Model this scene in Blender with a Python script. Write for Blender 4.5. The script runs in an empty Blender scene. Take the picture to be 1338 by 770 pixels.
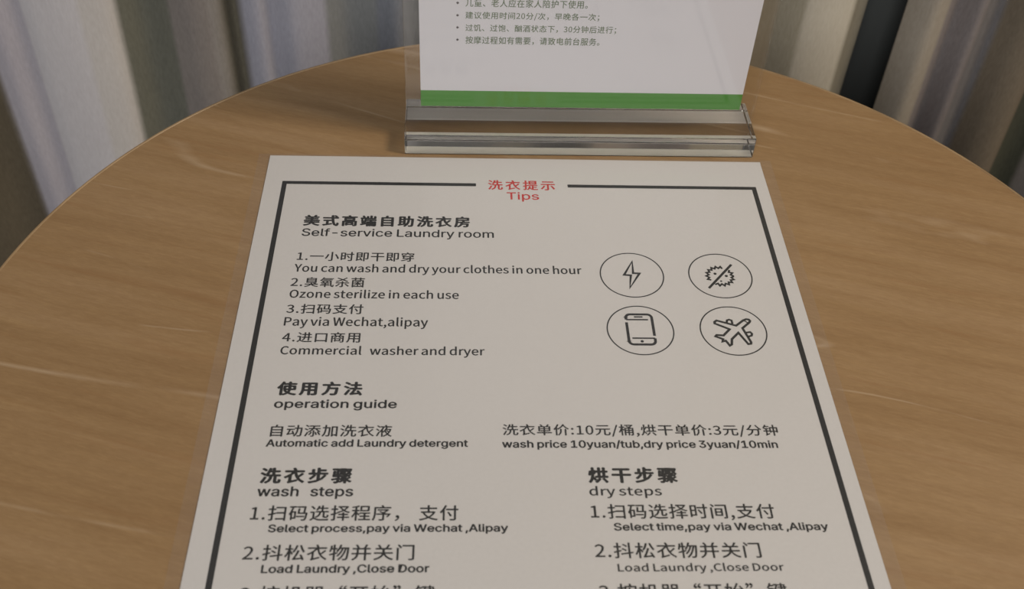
import bpy, bmesh, math, random
from mathutils import Vector, Matrix, noise
random.seed(7)
sc = bpy.context.scene
COL = sc.collection
TOP = 0.52                       # height of the table top above the floor

# ------------------------------------------------------------------ camera
cam = bpy.data.cameras.new('camera')
cam.sensor_width = 36.0
cam.lens = 1422.166 / 1338 * 36.0
cam.clip_start = 0.01
cam.clip_end = 30
cam_o = bpy.data.objects.new('camera', cam)
COL.objects.link(cam_o)
Xa = Vector((0.9988, -0.0293, 0.0404)); Ya = Vector((-0.008, 0.7048, 0.7093)); Za = -Vector((0.0493, 0.7088, -0.7037))
Za.normalize(); Xa = (Xa - Za * Xa.dot(Za)).normalized(); Ya = Za.cross(Xa)
cam_o.matrix_world = Matrix(((Xa.x, Ya.x, Za.x, -0.0250), (Xa.y, Ya.y, Za.y, -0.3714), (Xa.z, Ya.z, Za.z, 0.28727 + TOP), (0, 0, 0, 1)))
cam.dof.use_dof = True
cam.dof.focus_distance = 0.42
cam.dof.aperture_fstop = 16.0
sc.camera = cam_o

# ------------------------------------------------------------------ world, lights, exposure
w = bpy.data.worlds.new('room_light'); sc.world = w; w.use_nodes = True
bg = w.node_tree.nodes['Background']
bg.inputs['Color'].default_value = (0.90, 0.92, 1.0, 1)
bg.inputs['Strength'].default_value = 0.235

def area(name, loc, target, size, power, color):
    l = bpy.data.lights.new(name, 'AREA'); l.shape = 'DISK'; l.size = size; l.energy = power; l.color = color
    o = bpy.data.objects.new(name, l); COL.objects.link(o); o.location = loc
    o.rotation_euler = (Vector(target) - Vector(loc)).to_track_quat('-Z', 'Y').to_euler()
    return o
area('ceiling_lamp', (1.08, -0.30, 1.9), (0, 0, TOP), 0.45, 18.5, (1.0, 0.86, 0.70))
area('front_fill', (-0.6, -1.9, 1.55), (0, 0, TOP), 0.9, 21, (0.96, 0.96, 1.0))  # added fill from the front, brightens the upright card

vs = sc.view_settings
sc.display_settings.display_device = 'sRGB'
vs.view_transform = 'Standard'; vs.look = 'None'; vs.gamma = 1.0; vs.use_curve_mapping = False
vs.exposure = -0.10

# ------------------------------------------------------------------ helpers
def s2l(c):
    return tuple((v / 255 / 12.92 if v / 255 <= 0.04045 else ((v / 255 + 0.055) / 1.055) ** 2.4) for v in c) + (1,)

class NT:
    def __init__(s, name):
        s.m = bpy.data.materials.new(name); s.m.use_nodes = True; s.t = s.m.node_tree
        s.b = s.t.nodes['Principled BSDF']; s.out = s.t.nodes['Material Output']
    def n(s, ty, **k):
        nd = s.t.nodes.new(ty)
        for a, b in k.items(): setattr(nd, a, b)
        return nd
    def l(s, a, b): s.t.links.new(a, b)
    def ramp(s, fac, stops, interp='LINEAR'):
        r = s.n('ShaderNodeValToRGB'); cr = r.color_ramp; cr.interpolation = interp
        while len(cr.elements) < len(stops): cr.elements.new(0.5)
        for e, (p, c) in zip(cr.elements, stops):
            e.position = p; e.color = c if len(c) == 4 else s2l(c)
        s.l(fac, r.inputs[0]); return r.outputs[0]
    def mapped(s, scale, rot=(0, 0, 0), coord='Object'):
        tc = s.n('ShaderNodeTexCoord'); mp = s.n('ShaderNodeMapping')
        mp.inputs['Scale'].default_value = scale
        mr = s.n('ShaderNodeMapping'); mr.inputs['Rotation'].default_value = rot
        s.l(tc.outputs[coord], mr.inputs[0]); s.l(mr.outputs[0], mp.inputs[0]); return mp.outputs[0]
    def noise(s, vec, scale, detail=4, rough=0.5, dist=0.0):
        n = s.n('ShaderNodeTexNoise'); n.inputs['Scale'].default_value = scale; n.inputs['Detail'].default_value = detail
        n.inputs['Roughness'].default_value = rough; n.inputs['Distortion'].default_value = dist
        s.l(vec, n.inputs['Vector']); return n.outputs['Fac']
    def mix(s, fac, a, b, mode='MIX'):
        m = s.n('ShaderNodeMix', data_type='RGBA', blend_type=mode)
        if isinstance(fac, (int, float)): m.inputs[0].default_value = fac
        else: s.l(fac, m.inputs[0])
        for i, v in ((6, a), (7, b)):
            if isinstance(v, tuple): m.inputs[i].default_value = v
            else: s.l(v, m.inputs[i])
        return m.outputs[2]
    def bump(s, h, strength, dist):
        b = s.n('ShaderNodeBump'); b.inputs['Strength'].default_value = strength; b.inputs['Distance'].default_value = dist
        s.l(h, b.inputs['Height']); s.l(b.outputs[0], s.b.inputs['Normal'])

def plain(name, rgb, rough=0.6, spec=0.3):
    k = NT(name); k.b.inputs['Base Color'].default_value = s2l(rgb)
    k.b.inputs['Roughness'].default_value = rough; k.b.inputs['Specular IOR Level'].default_value = spec
    return k

def link(name, mesh, mat, parent=None):
    o = bpy.data.objects.new(name, mesh); COL.objects.link(o)
    if mat is not None:
        if mesh.materials: mesh.materials[0] = mat
        else: mesh.materials.append(mat)
    if parent is not None: o.parent = parent
    return o
def obj(name, bm, mat, parent=None, smooth=False):
    me = bpy.data.meshes.new(name)
    bmesh.ops.recalc_face_normals(bm, faces=bm.faces)
    bm.to_mesh(me); bm.free()
    for p in me.polygons: p.use_smooth = smooth
    return link(name, me, mat, parent)
def empty(name, loc, rz=0):
    o = bpy.data.objects.new(name, None); COL.objects.link(o); o.location = loc; o.rotation_euler = (0, 0, rz)
    o.empty_display_size = 0.05; return o
def tag(o, label, cat, group=None):
    o['label'] = label; o['category'] = cat
    if group: o['group'] = group
def struct(o): o['kind'] = 'structure'; return o
def box(bm, x0, x1, y0, y1, z0, z1, bev=0, seg=2):
    r = bmesh.ops.create_cube(bm, size=1.0)
    for v in r['verts']:
        v.co = Vector(((x0 + x1) / 2 + v.co.x * (x1 - x0), (y0 + y1) / 2 + v.co.y * (y1 - y0), (z0 + z1) / 2 + v.co.z * (z1 - z0)))
    if bev:
        es = list({e for v in r['verts'] for e in v.link_edges})
        bmesh.ops.bevel(bm, geom=es, offset=bev, segments=seg, profile=0.5, affect='EDGES')
def lathe(bm, prof, cx=0, cy=0, n=128):
    rings = []
    for r, z in prof:
        rings.append([bm.verts.new((cx + r * math.cos(2 * math.pi * i / n), cy + r * math.sin(2 * math.pi * i / n), z)) for i in range(n)] if r > 0 else [bm.verts.new((cx, cy, z))])
    for a, b in zip(rings, rings[1:]):
        for i in range(n):
            j = (i + 1) % n
            if len(a) == 1: bm.faces.new((a[0], b[i], b[j]))
            elif len(b) == 1: bm.faces.new((a[i], a[j], b[0]))
            else: bm.faces.new((a[i], a[j], b[j], b[i]))

# ------------------------------------------------------------------ room: floor and walls behind the drapes
TC = Vector((0.018, -0.1214)); TR = 0.2209
YC = 0.1995                                           # the drapes hang this far behind

k = NT('carpet'); v = k.mapped((1, 1, 1))
k.l(k.mix(k.noise(v, 220, 2), s2l((70, 64, 58)), s2l((104, 96, 88))), k.b.inputs['Base Color'])
k.b.inputs['Roughness'].default_value = 1; k.bump(k.noise(v, 600, 2), 0.6, 0.003); M_carpet = k.m
bm = bmesh.new(); box(bm, -1.8, 1.8, -2.2, 0.42, -0.06, 0); struct(obj('floor', bm, M_carpet))
k = NT('wall_plaster'); v = k.mapped((1, 1, 1))
k.l(k.mix(k.noise(v, 30, 3), s2l((40, 42, 40)), s2l((48, 50, 47))), k.b.inputs['Base Color'])
k.b.inputs['Roughness'].default_value = 0.9; k.bump(k.noise(v, 300, 3), 0.2, 0.001); M_wall = k.m
bm = bmesh.new(); box(bm, -1.8, 1.8, 0.42, 0.50, -0.06, 2.5); struct(obj('wall_back', bm, M_wall))
bm = bmesh.new(); box(bm, -1.8, 1.8, 0.405, 0.42, 0, 0.09, 0.003); struct(obj('baseboard_back', bm, plain('painted_skirting', (60, 58, 54), 0.5).m))

# ------------------------------------------------------------------ drapes
def striped_cloth(name, stops, sheer=0.0, rough=0.95):
    """cloth coloured in vertical bands; u of the UV map runs along the cloth, 0..1"""
    k = NT(name)
    uv = k.n('ShaderNodeUVMap'); uv.uv_map = 'cloth'
    sp = k.n('ShaderNodeSeparateXYZ'); k.l(uv.outputs[0], sp.inputs[0])
    if len(stops) <= 32: c = k.ramp(sp.outputs[0], stops)
    else:
        h_ = 25; g_ = k.n('ShaderNodeMath', operation='GREATER_THAN'); k.l(sp.outputs[0], g_.inputs[0]); g_.inputs[1].default_value = (stops[h_ - 1][0] + stops[h_][0]) / 2
        c = k.mix(g_.outputs[0], k.ramp(sp.outputs[0], stops[:h_ + 1]), k.ramp(sp.outputs[0], stops[h_ - 1:]))
    v = k.mapped((1, 1, 0.15)); fine = k.noise(v, 1400, 2, 0.6); cloud = k.noise(k.mapped((1, 1, 0.4)), 30, 3)
    c = k.mix(0.22, c, k.ramp(fine, [(0.3, (40, 40, 40)), (0.7, (215, 215, 215))]), 'SOFT_LIGHT')
    c = k.mix(0.25, c, k.ramp(cloud, [(0.3, (95, 95, 100)), (0.7, (160, 158, 150))]), 'SOFT_LIGHT')
    k.l(c, k.b.inputs['Base Color']); k.b.inputs['Roughness'].default_value = rough
    k.b.inputs['Specular IOR Level'].default_value = 0.15
    k.b.inputs['Sheen Weight'].default_value = 0.0
    k.bump(fine, 0.25, 0.0006)
    return k.m
def drape(name, pts, mat, z0=0.015, z1=2.45, seed=0):
    """pts: plan line (x, y, u) of the cloth, smoothed; hung with slightly wandering folds"""
    P = []
    n = len(pts)
    for i in range(n - 1):
        p0, p1, p2, p3 = pts[max(i - 1, 0)], pts[i], pts[i + 1], pts[min(i + 2, n - 1)]
        m = 10
        for k_ in range(m + (i == n - 2)):
            t = k_ / m
            q = []
            for a in range(3):
                if a == 2: q.append(p1[2] + (p2[2] - p1[2]) * t); continue
                q.append(0.5 * (2 * p1[a] + (p2[a] - p0[a]) * t + (2 * p0[a] - 5 * p1[a] + 4 * p2[a] - p3[a]) * t * t + (3 * p1[a] - p0[a] - 3 * p2[a] + p3[a]) * t ** 3))
            P.append(q)
    nz = 48
    bm = bmesh.new(); uvl = bm.loops.layers.uv.new('cloth')
    rows = []
    for j in range(nz + 1):
        z = z0 + (z1 - z0) * j / nz
        dzt = z - (TOP - 0.1)
        row = []
        for (x, y, u) in P:
            nn = noise.noise(Vector((x * 9, seed, z * 2.2))); n2 = noise.noise(Vector((x * 25, seed + 5, z * 5)))
            row.append((bm.verts.new((x + 0.004 * nn * min(1, abs(dzt) * 4 + 0.2), y + 0.006 * nn + 0.0012 * n2, z)), u, j / nz))
        rows.append(row)
    for a, b in zip(rows, rows[1:]):
        for i in range(len(P) - 1):
            q = (a[i], a[i + 1], b[i + 1], b[i])
            f = bm.faces.new([e[0] for e in q])
            for lp, e in zip(f.loops, q): lp[uvl].uv = (e[1], e[2])
    me = bpy.data.meshes.new(name); bm.to_mesh(me); bm.free()
    for p in me.polygons: p.use_smooth = True
    o = link(name, me, mat)
    md = o.modifiers.new('thickness', 'SOLIDIFY'); md.thickness = 0.0016; md.offset = 0
    return o
def U(pts):
    """adds u = x position rescaled over the panel"""
    x0, x1 = pts[0][0], pts[-1][0]
    return [(x, y, (x - x0) / (x1 - x0)) for x, y in pts]

def stripes(x0, x1, lst, soft=1.2):
    """list of (start_mm, rgb): hard colour stripes, edges softened over a few mm; repeats are listed explicitly"""
    st = []
    for i, (x, c) in enumerate(lst):
        a = (x - x0) / (x1 - x0)
        if i: st.append((a - soft / (x1 - x0) / 2, lst[i - 1][1]))
        st.append((max(a + (soft / (x1 - x0) / 2 if i else 0), 0), c))
    return st
BEI, LAV, OLI, BRO, BLU, GRE, DGR = (206, 200, 192), (202, 197, 199), (120, 119, 106), (146, 138, 130), (174, 172, 178), (144, 145, 142), (118, 117, 112)
A0, A1 = -640.0, 220.0
M_dl = striped_cloth('striped_drapery_left', stripes(A0, A1, [(A0, BRO), (-395, (106, 96, 78)), (-307, (186, 180, 182)), (-280, (208, 203, 200)), (-245, (204, 198, 190)), (-225, OLI), (-196, BRO), (-170, (156, 150, 142)), (-166, (118, 112, 96)), (-153, BLU), (-104, GRE), (-75, (140, 142, 146)), (-52, DGR), (60, BRO), (120, (176, 168, 148)), (175, (206, 198, 180)), (206, (150, 144, 128))]))  # tone of each band set by its position along the drape
A = [(-640, 215), (-600, 190), (-560, 222), (-520, 195), (-475, 190), (-430, 220), (-395, 212), (-360, 196), (-325, 204), (-307, 203), (-296, 200), (-283, 202), (-272, 197), (-250, 194), (-232, 195), (-224, 200), (-212, 209), (-197, 205), (-182, 198), (-168, 199), (-158, 208), (-150, 199), (-142, 196), (-135, 200), (-122, 194), (-106, 200), (-92, 209), (-77, 204), (-62, 196), (-50, 206), (-30, 198), (0, 190), (25, 210), (55, 194), (85, 208), (115, 196), (150, 193), (180, 188), (203, 194), (212, 206), (220, 214)]
o = drape('curtain', U([(x * .001, y * .001) for x, y in A]), M_dl, seed=1)
tag(o, 'long pleated striped drape left of the black gap, reaching behind the sign', 'curtain', 'striped drapes behind the table')
B0, B1 = 242.0, 660.0
M_dr = striped_cloth('striped_drapery_right', stripes(B0, B1, [(B0, (170, 160, 144)), (265, (138, 130, 126)), (288, (124, 120, 118)), (304, (130, 118, 100)), (338, (84, 84, 70)), (360, BRO), (400, BLU), (450, OLI), (500, BEI), (570, GRE), (610, BLU)], 3.0))
B = [(242, 206), (248, 199), (256, 196), (266, 203), (274, 208), (284, 200), (293, 207), (302, 211), (314, 200), (328, 198), (342, 213), (356, 214), (375, 198), (400, 192), (425, 210), (450, 214), (480, 195), (520, 192), (560, 214), (600, 194), (660, 210)]
o = drape('curtain', U([(x * .001, y * .001) for x, y in B]), M_dr, seed=4)
tag(o, 'darker pleated grey-brown drape right of the black gap', 'curtain', 'striped drapes behind the table')

o = drape('gap_backing', U([(.10, .252), (.14, .247), (.17, .254), (.20, .249), (.225, .243), (.25, .247), (.275, .254), (.31, .248), (.35, .253)]), plain('charcoal_backing', (92, 94, 90), 0.95, 0.1).m, seed=9)  # added panel that sets how dark the gap between the drapes looks
tag(o, 'charcoal panel added behind the dark gap between the striped drapes to set its tone', 'curtain')


# ------------------------------------------------------------------ table
t = empty('side_table', (TC.x, TC.y, 0))
tag(t, 'round light oak side table with thin rim standing before the striped drapes', 'table')
k = NT('oak_veneer')
rot = (0, 0, math.radians(17))
v1 = k.mapped((1.0, 12.0, 1), rot); v2 = k.mapped((3.0, 40.0, 1), rot); v3 = k.mapped((0.9, 5.5, 1), rot); v4 = k.mapped((50, 240, 1), rot)
g1 = k.noise(v1, 5, 5, 0.62, 0.5); g2 = k.noise(v2, 6, 4, 0.6, 0.2); g4 = k.noise(v4, 5, 2, 0.6)
c = k.ramp(g1, [(0.28, (154, 125, 87)), (0.5, (163, 135, 97)), (0.72, (170, 143, 107))])
c = k.mix(0.34, c, k.ramp(g2, [(0.30, (98, 92, 86)), (0.5, (128, 128, 128)), (0.72, (156, 154, 148))]), 'SOFT_LIGHT')
c = k.mix(0.26, c, k.ramp(g4, [(0.3, (70, 66, 60)), (0.55, (132, 132, 132)), (0.75, (176, 174, 170))]), 'SOFT_LIGHT')
# thin pale cathedral lines: level lines of a stretched noise
lv = k.noise(v3, 2.6, 1.5, 0.45, 0.35)
mm = k.n('ShaderNodeMath', operation='MULTIPLY'); mm.inputs[1].default_value = 7.0; k.l(lv, mm.inputs[0])
fr = k.n('ShaderNodeMath', operation='FRACT'); k.l(mm.outputs[0], fr.inputs[0])
line = k.ramp(fr.outputs[0], [(0.0, (0, 0, 0, 1)), (0.46, (0, 0, 0, 1)), (0.5, (1, 1, 1, 1)), (0.535, (0, 0, 0, 1)), (1, (0, 0, 0, 1))])
brk = k.ramp(k.noise(k.mapped((1, 3, 1), rot), 14, 3, 0.6), [(0.50, (0, 0, 0, 1)), (0.66, (1, 1, 1, 1))])
lm = k.n('ShaderNodeMath', operation='MULTIPLY'); k.l(line, lm.inputs[0]); k.l(brk, lm.inputs[1])
lm2 = k.n('ShaderNodeMath', operation='MULTIPLY'); k.l(lm.outputs[0], lm2.inputs[0]); lm2.inputs[1].default_value = 0.42
c = k.mix(lm2.outputs[0], c, s2l((200, 180, 152)))
dk = k.ramp(k.noise(k.mapped((2.2, 30, 1), rot), 5, 3, 0.55, 0.6), [(0.60, (0, 0, 0, 1)), (0.74, (1, 1, 1, 1))])
dm = k.n('ShaderNodeMath', operation='MULTIPLY'); k.l(dk, dm.inputs[0]); dm.inputs[1].default_value = 0.5
c = k.mix(dm.outputs[0], c, s2l((136, 102, 66)))
k.l(c, k.b.inputs['Base Color']); k.b.inputs['Roughness'].default_value = 0.46; k.b.inputs['Specular IOR Level'].default_value = 0.35
k.bump(g4, 0.06, 0.0003); M_oak = k.m
k = NT('oak_edge'); v = k.mapped((1, 1, 12)); g = k.noise(v, 60, 3)
k.l(k.ramp(g, [(0.3, (142, 116, 82)), (0.7, (164, 138, 102))]), k.b.inputs['Base Color']); k.b.inputs['Roughness'].default_value = 0.4; M_edge = k.m
bm = bmesh.new(); R0 = TR - 0.0016
lathe(bm, [(0, TOP - 0.020), (R0, TOP - 0.020), (R0, TOP), (0, TOP)], n=192)
obj('tabletop', bm, M_oak, t)
bm = bmesh.new()
lathe(bm, [(R0 + 0.0001, TOP - 0.021), (TR - 0.0004, TOP - 0.021), (TR, TOP - 0.0204), (TR, TOP - 0.0008), (TR - 0.0005, TOP + 0.0001), (R0 + 0.0001, TOP + 0.0001), (R0 + 0.0001, TOP - 0.021)], n=192)
obj('edge_band', bm, M_edge, t, True)
M_metal = plain('dark_steel', (52, 50, 48), 0.4).m; M_metal.node_tree.nodes['Principled BSDF'].inputs['Metallic'].default_value = 0.8
bm = bmesh.new(); lathe(bm, [(0, 0.010), (0.022, 0.010), (0.022, TOP - 0.026), (0.07, TOP - 0.0245), (0.07, TOP - 0.0205), (0, TOP - 0.0205)], n=48); obj('pedestal', bm, M_metal, t, True)
bm = bmesh.new(); lathe(bm, [(0, 0), (0.155, 0), (0.157, 0.002), (0.157, 0.008), (0.153, 0.011), (0, 0.012)], n=96); obj('base_plate', bm, M_metal, t)

# ------------------------------------------------------------------ printing
M_paper = NT('paper'); v = M_paper.mapped((1, 1, 1))
M_paper.l(M_paper.mix(M_paper.noise(v, 900, 3), s2l((196, 194, 190)), s2l((204, 202, 198))), M_paper.b.inputs['Base Color'])
M_paper.b.inputs['Roughness'].default_value = 0.75; M_paper = M_paper.m
M_card = plain('card_white', (226, 223, 225), 0.6).m
M_ink = plain('black_ink', (18, 20, 18), 0.6).m
M_green_ink = plain('olive_ink', (104, 120, 88), 0.7).m
M_bullet = plain('dark_bullet_ink', (92, 84, 84), 0.7).m
M_red = plain('red_ink', (186, 44, 40), 0.6).m
M_green = plain('green_ink', (84, 146, 62), 0.6).m
BOLD = {'l': 0.06, 'm': 0.20, 'b': 0.29, 'B': 0.60}      # extra stem weight in mm
def face(fn):            # the sans faces that ship inside Blender; its built-in face if they are missing
    try: return bpy.data.fonts.load(bpy.utils.system_resource('DATAFILES', path='fonts') + '/' + fn)
    except Exception: return None
FONT_HAN, FONT_LATIN = face('Noto Sans CJK Regular.woff2'), face('Inter.woff2')
LIGHT_LATIN = ('You', 'Ozo', 'Pay', 'Com', 'dry')
def text_mesh(s, wt, x0, x1, y0, y1):
    cu = bpy.data.curves.new('t', 'FONT'); cu.body = s; cu.resolution_u = 3; cu.size = 1; cu.fill_mode = 'FRONT'
    han = max(map(ord, s)) > 0x2fff; plainer = s[:3] in LIGHT_LATIN or (s[:4] == 'Load' and wt == 'm')
    f = FONT_HAN if han or plainer else FONT_LATIN
    if f: cu.font = f
    cu.space_character = (1.10 if wt in 'Bb' else 1.03) if han else 1.01
    if not han: cu.space_word = 0.72
    o = bpy.data.objects.new('t', cu); COL.objects.link(o)
    dg = bpy.context.evaluated_depsgraph_get()
    me0 = bpy.data.meshes.new_from_object(o.evaluated_get(dg))
    bpy.data.objects.remove(o); bpy.data.curves.remove(cu)
    V = [v.co.copy() for v in me0.vertices]; Fc = [tuple(p.vertices) for p in me0.polygons]; bpy.data.meshes.remove(me0)
    wgt = BOLD[wt] / 2; x0 += wgt; x1 -= wgt; y0 += wgt * .7; y1 -= wgt * .7
    xs = [v.x for v in V]; ys = [v.y for v in V]
    a, b, c_, d = min(xs), max(xs), min(ys), max(ys)
    verts, faces = [], []
    offs = [(0, 0)] if not wgt else [(-wgt, 0), (wgt, 0), (0, -wgt * .7), (0, wgt * .7)] + ([(-wgt * .6, -wgt * .45), (wgt * .6, wgt * .45), (-wgt * .6, wgt * .45), (wgt * .6, -wgt * .45)] if wgt > .1 else [])
    for q, (ox, oy) in enumerate(offs):
        base = len(verts)
        verts += [((x0 + ox + (v.x - a) / (b - a) * (x1 - x0)) * .001, (y0 + oy + (v.y - c_) / (d - c_) * (y1 - y0)) * .001, q * 1e-6) for v in V]
        faces += [tuple(i + base for i in f) for f in Fc]
    me = bpy.data.meshes.new('text'); me.from_pydata(verts, [], faces)
    return me
def stroke(bm, pts, w, closed=False, z=0.0):
    """a flat inked line of width w (mm) along pts (mm), mitred joints"""
    n = len(pts); P = [Vector(p) for p in pts]; L = []; Rr = []
    for i in range(n):
        a = P[(i - 1) % n] if closed or i > 0 else None; b = P[(i + 1) % n] if closed or i < n - 1 else None
        d1 = (P[i] - a).normalized() if a is not None else (b - P[i]).normalized()
        d2 = (b - P[i]).normalized() if b is not None else d1
        n1 = Vector((-d1.y, d1.x)); n2 = Vector((-d2.y, d2.x)); m = (n1 + n2)
        m = n1 if m.length < 0.2 else m.normalized(); kk = min(1 / max(m.dot(n1), 0.45), 1.9)
        L.append(P[i] + m * w / 2 * kk); Rr.append(P[i] - m * w / 2 * kk)
    lv_ = [bm.verts.new((p.x * .001, p.y * .001, z)) for p in L]; rv = [bm.verts.new((p.x * .001, p.y * .001, z)) for p in Rr]
    for i in range(n if closed else n - 1):
        j = (i + 1) % n; bm.faces.new((lv_[i], rv[i], rv[j], lv_[j]))
def disc(bm, cx, cy, r, n=16, ry=None):
    bm.faces.new([bm.verts.new(((cx + r * math.cos(2 * math.pi * i / n)) * .001, (cy + (ry or r) * math.sin(2 * math.pi * i / n)) * .001, 0)) for i in range(n)])
def rect(bm, x0, x1, y0, y1):
    bm.faces.new([bm.verts.new((x * .001, y * .001, 0)) for x, y in ((x0, y0), (x1, y0), (x1, y1), (x0, y1))])

TEXT = [
     ('洗衣提示', 'b', 'r', -13.09, 14.92, -21.02, -14.67) ,
     ('Tips', 'm', 'r', -5.43, 7.93, -28.45, -22.45) ,
     ('美式高端自助洗衣房', 'B', 'k', -86.68, -20.58, -44.94, -38.25) ,
     ('Self-service Laundry room', 'm', 'k', -86.56, -11.11, -52.13, -46.33) ,
     ('1.一小时即干即穿', 'm', 'k', -86.89, -42.09, -65.13, -59.9) ,
     ('You can wash and dry your clothes in one hour', 'm', 'k', -87.24, 22.29, -72.52, -66.67) ,
     ('2.臭氧杀菌', 'm', 'k', -87.66, -60.16, -79.44, -74.17) ,
     ('Ozone sterilize in each use', 'm', 'k', -87.41, -24.77, -85.26, -80.66) ,
     ('3.扫码支付', 'm', 'k', -87.61, -59.7, -93.37, -88.32) ,
     ('Pay via Wechat,alipay', 'm', 'k', -87.71, -35.86, -100.71, -94.81) ,
     ('4.进口商用', 'm', 'k', -87.48, -59.81, -107.54, -102.47) ,
     ('Commercial   washer and dryer', 'm', 'k', -87.36, -15.44, -114.49, -109.1) ,
     ('使用方法', 'B', 'k', -86.42, -57.41, -132.0, -125.73) ,
     ('operation guide', 'b', 'k', -86.53, -45.4, -138.43, -133.69) ,
     ('自动添加洗衣液', 'm', 'k', -86.31, -46.49, -149.51, -144.51) ,
     ('Automatic add Laundry detergent', 'b', 'k', -87.1, -21.39, -154.42, -150.52) ,
     ('洗衣单价:10元/桶,烘干单价:3元/分钟', 'm', 'k', -9.96, 82.79, -149.37, -144.08) ,
     ('wash price 10yuan/tub,dry price 3yuan/10min', 'b', 'k', -10.25, 81.57, -154.74, -150.71) ,
     ('洗衣步骤', 'B', 'k', -87.3, -58.24, -168.09, -161.88) ,
     ('wash   steps', 'b', 'k', -87.38, -57.42, -173.89, -169.17) ,
     ('烘干步骤', 'B', 'k', 17.16, 46.14, -167.96, -161.68) ,
     ('dry steps', 'm', 'k', 17.01, 40.28, -173.75, -169.05) ,
     ('1.扫码选择程序， 支付', 'm', 'k', -88.33, -24.38, -182.05, -176.18) ,
     ('Select process,pay via Wechat ,Alipay', 'b', 'k', -82.29, -9.05, -186.68, -183.1) ,
     ('2.抖松衣物并关门', 'm', 'k', -88.63, -37.55, -195.87, -190.27) ,
     ('Load Laundry ,Close Door', 'b', 'k', -82.53, -32.9, -200.7, -197.11) ,
     ('1.扫码选择时间,支付', 'm', 'k', 16.85, 75.16, -182.07, -175.88) ,
     ('Select time,pay via Wechat ,Alipay', 'b', 'k', 23.63, 91.01, -186.44, -182.83) ,
     ('2.抖松衣物并关门', 'm', 'k', 16.99, 68.03, -195.51, -189.92) ,
     ('Load Laundry ,Close Door', 'm', 'k', 23.42, 74.0, -200.75, -197.1) ,
     ('3.按机器“开始”键', 'm', 'k', -87.74, -31.03, -209.58, -204.13) ,
     ('3.按机器“开始”键', 'm', 'k', 16.95, 73.32, -209.46, -203.97) ,
]


# ------------------------------------------------------------------ laminated notice
n_ = empty('laminated_notice', (0, 0, TOP + 0.0003))
tag(n_, 'white laminated laundry instruction sheet with black border lying on oak table', 'sign')
def flat(o, z): o.location.z = z; return o
bm = bmesh.new(); box(bm, -0.105, 0.105, -0.297, 0, 0, 0.0002)
paper = obj('paper_sheet', bm, M_paper, n_)
ZI = 0.00023
for s, wt, colr, x0, x1, y0, y1 in TEXT:
    big = wt == 'B' or s == '洗衣提示'
    nm = 'heading' if big or s == 'Tips' else 'text_line'
    o = link(nm, text_mesh(s, wt, x0, x1, y0, y1), M_red if colr == 'r' else M_ink, paper); flat(o, ZI)
    if colr == 'r': o['label'] = 'red printed heading'
bm = bmesh.new()
F = (-97.85, 99.95, -280.0, -17.0); lw = 1.95
rect(bm, F[0], -18.0, F[3] - lw, F[3]); rect(bm, 20.2, F[1], F[3] - lw, F[3])
rect(bm, F[0], F[0] + lw, F[2], F[3] - lw); rect(bm, F[1] - lw, F[1], F[2], F[3] - lw); rect(bm, F[0] + lw, F[1] - lw, F[2], F[2] + lw)
flat(obj('border_line', bm, M_ink, paper), ZI)

IC = [(41.5, -71.3), (75.8, -71.3), (41.5, -100.4), (75.8, -100.4)]
def ring_bm(cx, cy, r=12.15, w=0.5):
    bm = bmesh.new(); stroke(bm, [(cx + r * math.cos(2 * math.pi * i / 96), cy + r * math.sin(2 * math.pi * i / 96)) for i in range(96)], w, True); return bm
def icon(bm, label):
    o = flat(obj('icon', bm, M_ink, paper), ZI); o['label'] = label
bm = ring_bm(*IC[0]); stroke(bm, [(42.36, -63.83), (38.48, -71.37), (41.06, -71.62), (40.0, -78.48), (44.51, -70.54), (42.04, -70.39)], 0.95, True); icon(bm, 'lightning bolt in a circle')
bm = ring_bm(*IC[1]); gx, gy = 75.66, -71.6; pts = []
for i in range(36):
    a = 2 * math.pi * i / 36; rr = 1.0 if i % 2 == 0 else 0.80
    # the slash leaves a gap on its upper right side
    pts.append((gx + 5.4 * rr * math.cos(a), gy + 5.4 * rr * math.sin(a)))
sa, sb = Vector((70.27, -78.3)), Vector((81.17, -65.02)); sd = (sb - sa).normalized(); sn = Vector((-sd.y, sd.x))
run = []
for i in range(37):
    p = Vector(pts[i % 36])
    if abs((p - sa).dot(sn) - 0.45) < 0.95:
        if len(run) > 1: stroke(bm, run, 0.8)
        run = []
    else: run.append(tuple(p))
if len(run) > 1: stroke(bm, run, 0.8)
stroke(bm, [tuple(sa), tuple(sb)], 1.0); disc(bm, 73.9, -70.3, 0.62); disc(bm, 78.1, -71.5, 0.62); disc(bm, 75.6, -74.4, 0.42); disc(bm, 76.9, -69.6, 0.22); icon(bm, 'struck-out spiky germ in a circle')
bm = ring_bm(*IC[2])
def arc(cx, cy, r, a0, a1, n=6): return [(cx + r * math.cos(math.radians(a0 + (a1 - a0) * i / n)), cy + r * math.sin(math.radians(a0 + (a1 - a0) * i / n))) for i in range(n + 1)]
xl, xr, yt, yb, rr = 36.75, 46.35, -92.5, -107.6, 1.7
stroke(bm, [(xl, -95.2)] + [(xl, yt - rr)] + arc(xl + rr, yt - rr, rr, 180, 90) + arc(xr - rr, yt - rr, rr, 90, 0) + [(xr, -103.3)], 1.05)
stroke(bm, [(xl, -96.6), (xl, yb + rr)] + arc(xl + rr, yb + rr, rr, 180, 270) + arc(xr - rr, yb + rr, rr, 270, 360) + [(xr, -104.5)], 1.05)
stroke(bm, [(xl, -95.2), (44.9, -95.2)], 0.7); stroke(bm, [(38.1, -104.5), (xr, -104.5)], 0.7); stroke(bm, [(39.8, -93.8), (43.0, -93.8)], 0.7); disc(bm, 41.5, -106.05, 0.62)
icon(bm, 'mobile phone in a circle')
bm = ring_bm(*IC[3])
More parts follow.
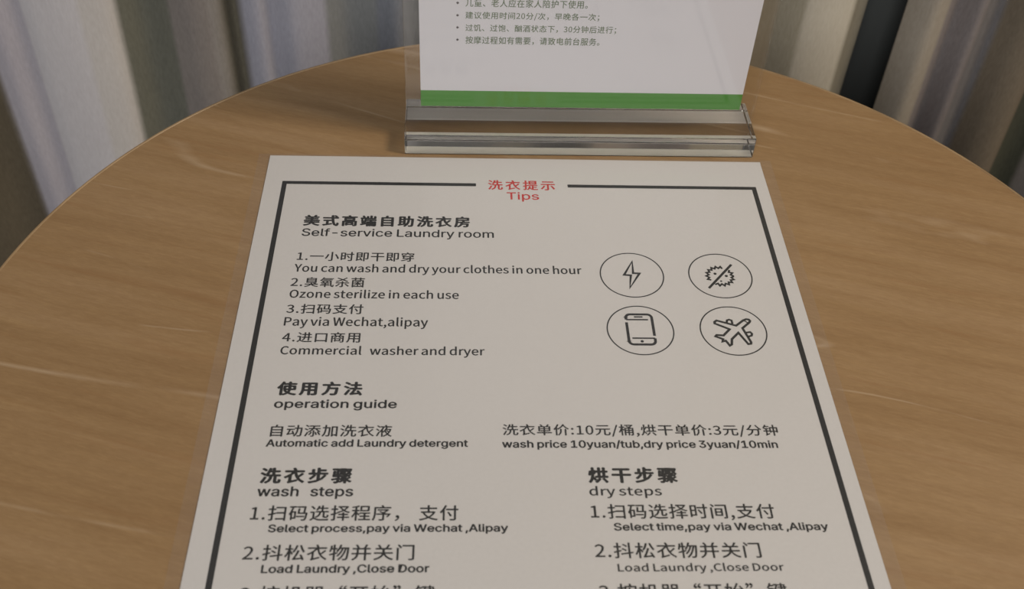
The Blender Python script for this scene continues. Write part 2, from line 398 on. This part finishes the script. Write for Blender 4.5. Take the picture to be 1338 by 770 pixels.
stroke(bm, [(82.5, -94.75), (81.6, -94.6), (80.43, -95.14), (77.22, -97.93), (70.4, -95.35), (69.5, -96.1), (69.46, -96.9), (74.51, -99.75), (71.72, -102.9), (69.3, -102.7), (68.7, -103.4), (71.3, -104.75), (70.9, -105.9), (72.1, -105.5), (73.2, -107.9), (74.0, -107.3), (74.5, -104.7), (77.46, -101.5), (80.1, -107.1), (81.1, -106.9), (81.3, -106.2), (79.38, -99.19), (82.5, -96.2), (82.9, -95.4)], 0.95, True)
stroke(bm, [(74.0, -96.4), (74.3, -95.2), (75.2, -94.85), (76.0, -95.3), (76.0, -97.0)], 0.85)
stroke(bm, [(80.4, -101.4), (81.9, -101.1), (82.4, -101.9), (82.1, -102.9), (80.7, -103.4)], 0.85)
stroke(bm, [(80.64, -95.3), (81.4, -96.0), (82.06, -96.7)], 0.5)
icon(bm, 'aeroplane in a circle')

# clear laminating film around and over the sheet
k = NT('laminate_film'); k.t.nodes.remove(k.b)
tr_ = k.n('ShaderNodeBsdfTransparent'); gl = k.n('ShaderNodeBsdfGlossy'); gl.inputs['Roughness'].default_value = 0.16
df = k.n('ShaderNodeBsdfDiffuse'); df.inputs['Color'].default_value = (0.7, 0.7, 0.72, 1)
lw_ = k.n('ShaderNodeLayerWeight'); lw_.inputs['Blend'].default_value = 0.5
pw = k.n('ShaderNodeMath', operation='POWER'); k.l(lw_.outputs['Facing'], pw.inputs[0]); pw.inputs[1].default_value = 5.0
fz = k.n('ShaderNodeMath', operation='MULTIPLY_ADD'); k.l(pw.outputs[0], fz.inputs[0]); fz.inputs[1].default_value = 0.8; fz.inputs[2].default_value = 0.035
m1 = k.n('ShaderNodeMixShader'); m1.inputs[0].default_value = 0.035; k.l(tr_.outputs[0], m1.inputs[1]); k.l(df.outputs[0], m1.inputs[2])
m2 = k.n('ShaderNodeMixShader'); k.l(fz.outputs[0], m2.inputs[0]); k.l(m1.outputs[0], m2.inputs[1]); k.l(gl.outputs[0], m2.inputs[2]); k.l(m2.outputs[0], k.out.inputs[0])
M_film = k.m
bm = bmesh.new()
nx, ny = 44, 60; x0, x1, y0, y1 = -0.1098, 0.1098, -0.3015, 0.0012
def fz_(x, y):
    out = max(abs(x) - 0.105, y, -0.297 - y, 0)
    return 0.00028 - min(out * 0.06, 0.00022) + 0.00005 * max(0, noise.noise(Vector((x * 30, y * 30, 0)))) * (out == 0)
vs_ = [[bm.verts.new((x0 + (x1 - x0) * i / nx, y0 + (y1 - y0) * j / ny, fz_(x0 + (x1 - x0) * i / nx, y0 + (y1 - y0) * j / ny))) for i in range(nx + 1)] for j in range(ny + 1)]
for j in range(ny):
    for i in range(nx): bm.faces.new((vs_[j][i], vs_[j][i + 1], vs_[j + 1][i + 1], vs_[j + 1][i]))
o = obj('laminate_film', bm, M_film, n_, True); o['label'] = 'clear glossy plastic film'

# ------------------------------------------------------------------ clear acrylic sign holder
k = NT('clear_acrylic'); k.t.nodes.remove(k.b)
g = k.n('ShaderNodeBsdfGlass'); g.inputs['IOR'].default_value = 1.49; g.inputs['Roughness'].default_value = 0.03; g.inputs['Color'].default_value = (0.985, 0.982, 0.975, 1)
tr_ = k.n('ShaderNodeBsdfTransparent'); tr_.inputs['Color'].default_value = (0.9, 0.91, 0.9, 1)
k.l(g.outputs[0], k.out.inputs[0]); M_acr = k.m
k = NT('clear_sheet_acrylic'); k.t.nodes.remove(k.b)
tr_ = k.n('ShaderNodeBsdfTransparent'); tr_.inputs['Color'].default_value = (0.985, 0.985, 0.98, 1)
gl = k.n('ShaderNodeBsdfGlossy'); gl.inputs['Roughness'].default_value = 0.05
m2 = k.n('ShaderNodeMixShader'); m2.inputs[0].default_value = 0.05; k.l(tr_.outputs[0], m2.inputs[1]); k.l(gl.outputs[0], m2.inputs[2]); k.l(m2.outputs[0], k.out.inputs[0])
M_sheet = k.m
YAW = math.radians(0.35)
h = empty('sign_holder', (0.0271, 0.0031, TOP + 0.0001), YAW)
tag(h, 'clear acrylic sign holder with thick base block standing behind laminated sheet', 'sign holder')
bm = bmesh.new(); box(bm, -0.0754, 0.0754, 0, 0.0268, 0, 0.0100, 0.0004, 2); obj('base_block', bm, M_acr, h)
M_refl_rear = plain('rear_reflection', (222, 216, 208), 0.8).m; M_refl_front = plain('front_reflection', (226, 224, 214), 0.8).m  # pale strips added inside the clear block, imitating its inner reflections
bm = bmesh.new(); box(bm, -0.0750, 0.0750, 0.0175, 0.0264, 0.0003, 0.0005); o = obj('reflection_strip', bm, M_refl_rear, h); o['label'] = 'grey strip added in rear half of base to imitate its reflection'
bm = bmesh.new(); box(bm, -0.0750, 0.0750, 0.0005, 0.0085, 0.0003, 0.0005); o = obj('reflection_strip', bm, M_refl_front, h); o['label'] = 'whitish strip added along front foot of base to imitate its reflection'
bm = bmesh.new(); box(bm, -0.0749, 0.0749, 0.0094, 0.0112, 0.0101, 0.225, 0.0003, 2); o = obj('front_panel', bm, M_sheet, h)
bm = bmesh.new(); box(bm, -0.0749, 0.0749, 0.0120, 0.0138, 0.0101, 0.225, 0.0003, 2); o = obj('back_panel', bm, M_sheet, h)
# printed card held between the two panels
cd = empty('sign_card', (0.0271, 0.0031, TOP), YAW)
tag(cd, 'white upright printed card with green bottom band held in clear holder', 'card')
cx = lambda X: X - 27.1
bm = bmesh.new(); box(bm, -0.0685, 0.0685, 0.01145, 0.01175, 0.0172, 0.217); card = obj('card_sheet', bm, M_card, cd)
def upright(o, y=0.01142):
    o.rotation_euler = (math.radians(90), 0, 0); o.location = (0, y, 0); return o
bm = bmesh.new(); rect(bm, -68.5, 68.5, 17.2, 25.1); upright(obj('green_band', bm, M_green, card))
for s, x0, x1, y0, y1 in [("儿童、老人应在家人陪护下使用。", -23.0, 25.5, 64.6, 68.1), ("建议使用时间20分/次，早晚各一次；", -22.98, 30.6, 58.95, 62.45),
                          ("过饥、过饱、酗酒状态下，30分钟后进行；", -22.92, 38.0, 53.3, 56.8), ("按摩过程如有需要，请致电前台服务。", -22.86, 31.8, 47.7, 51.3)]:
    upright(link('text_line', text_mesh(s, 'l', cx(x0), cx(x1), y0, y1), M_green_ink, card))
for z in (66.2, 60.7, 55.2, 49.6):
    bm = bmesh.new(); disc(bm, cx(-26.1), z, 0.62, 4, 0.62); upright(obj('bullet_mark', bm, M_bullet, card))
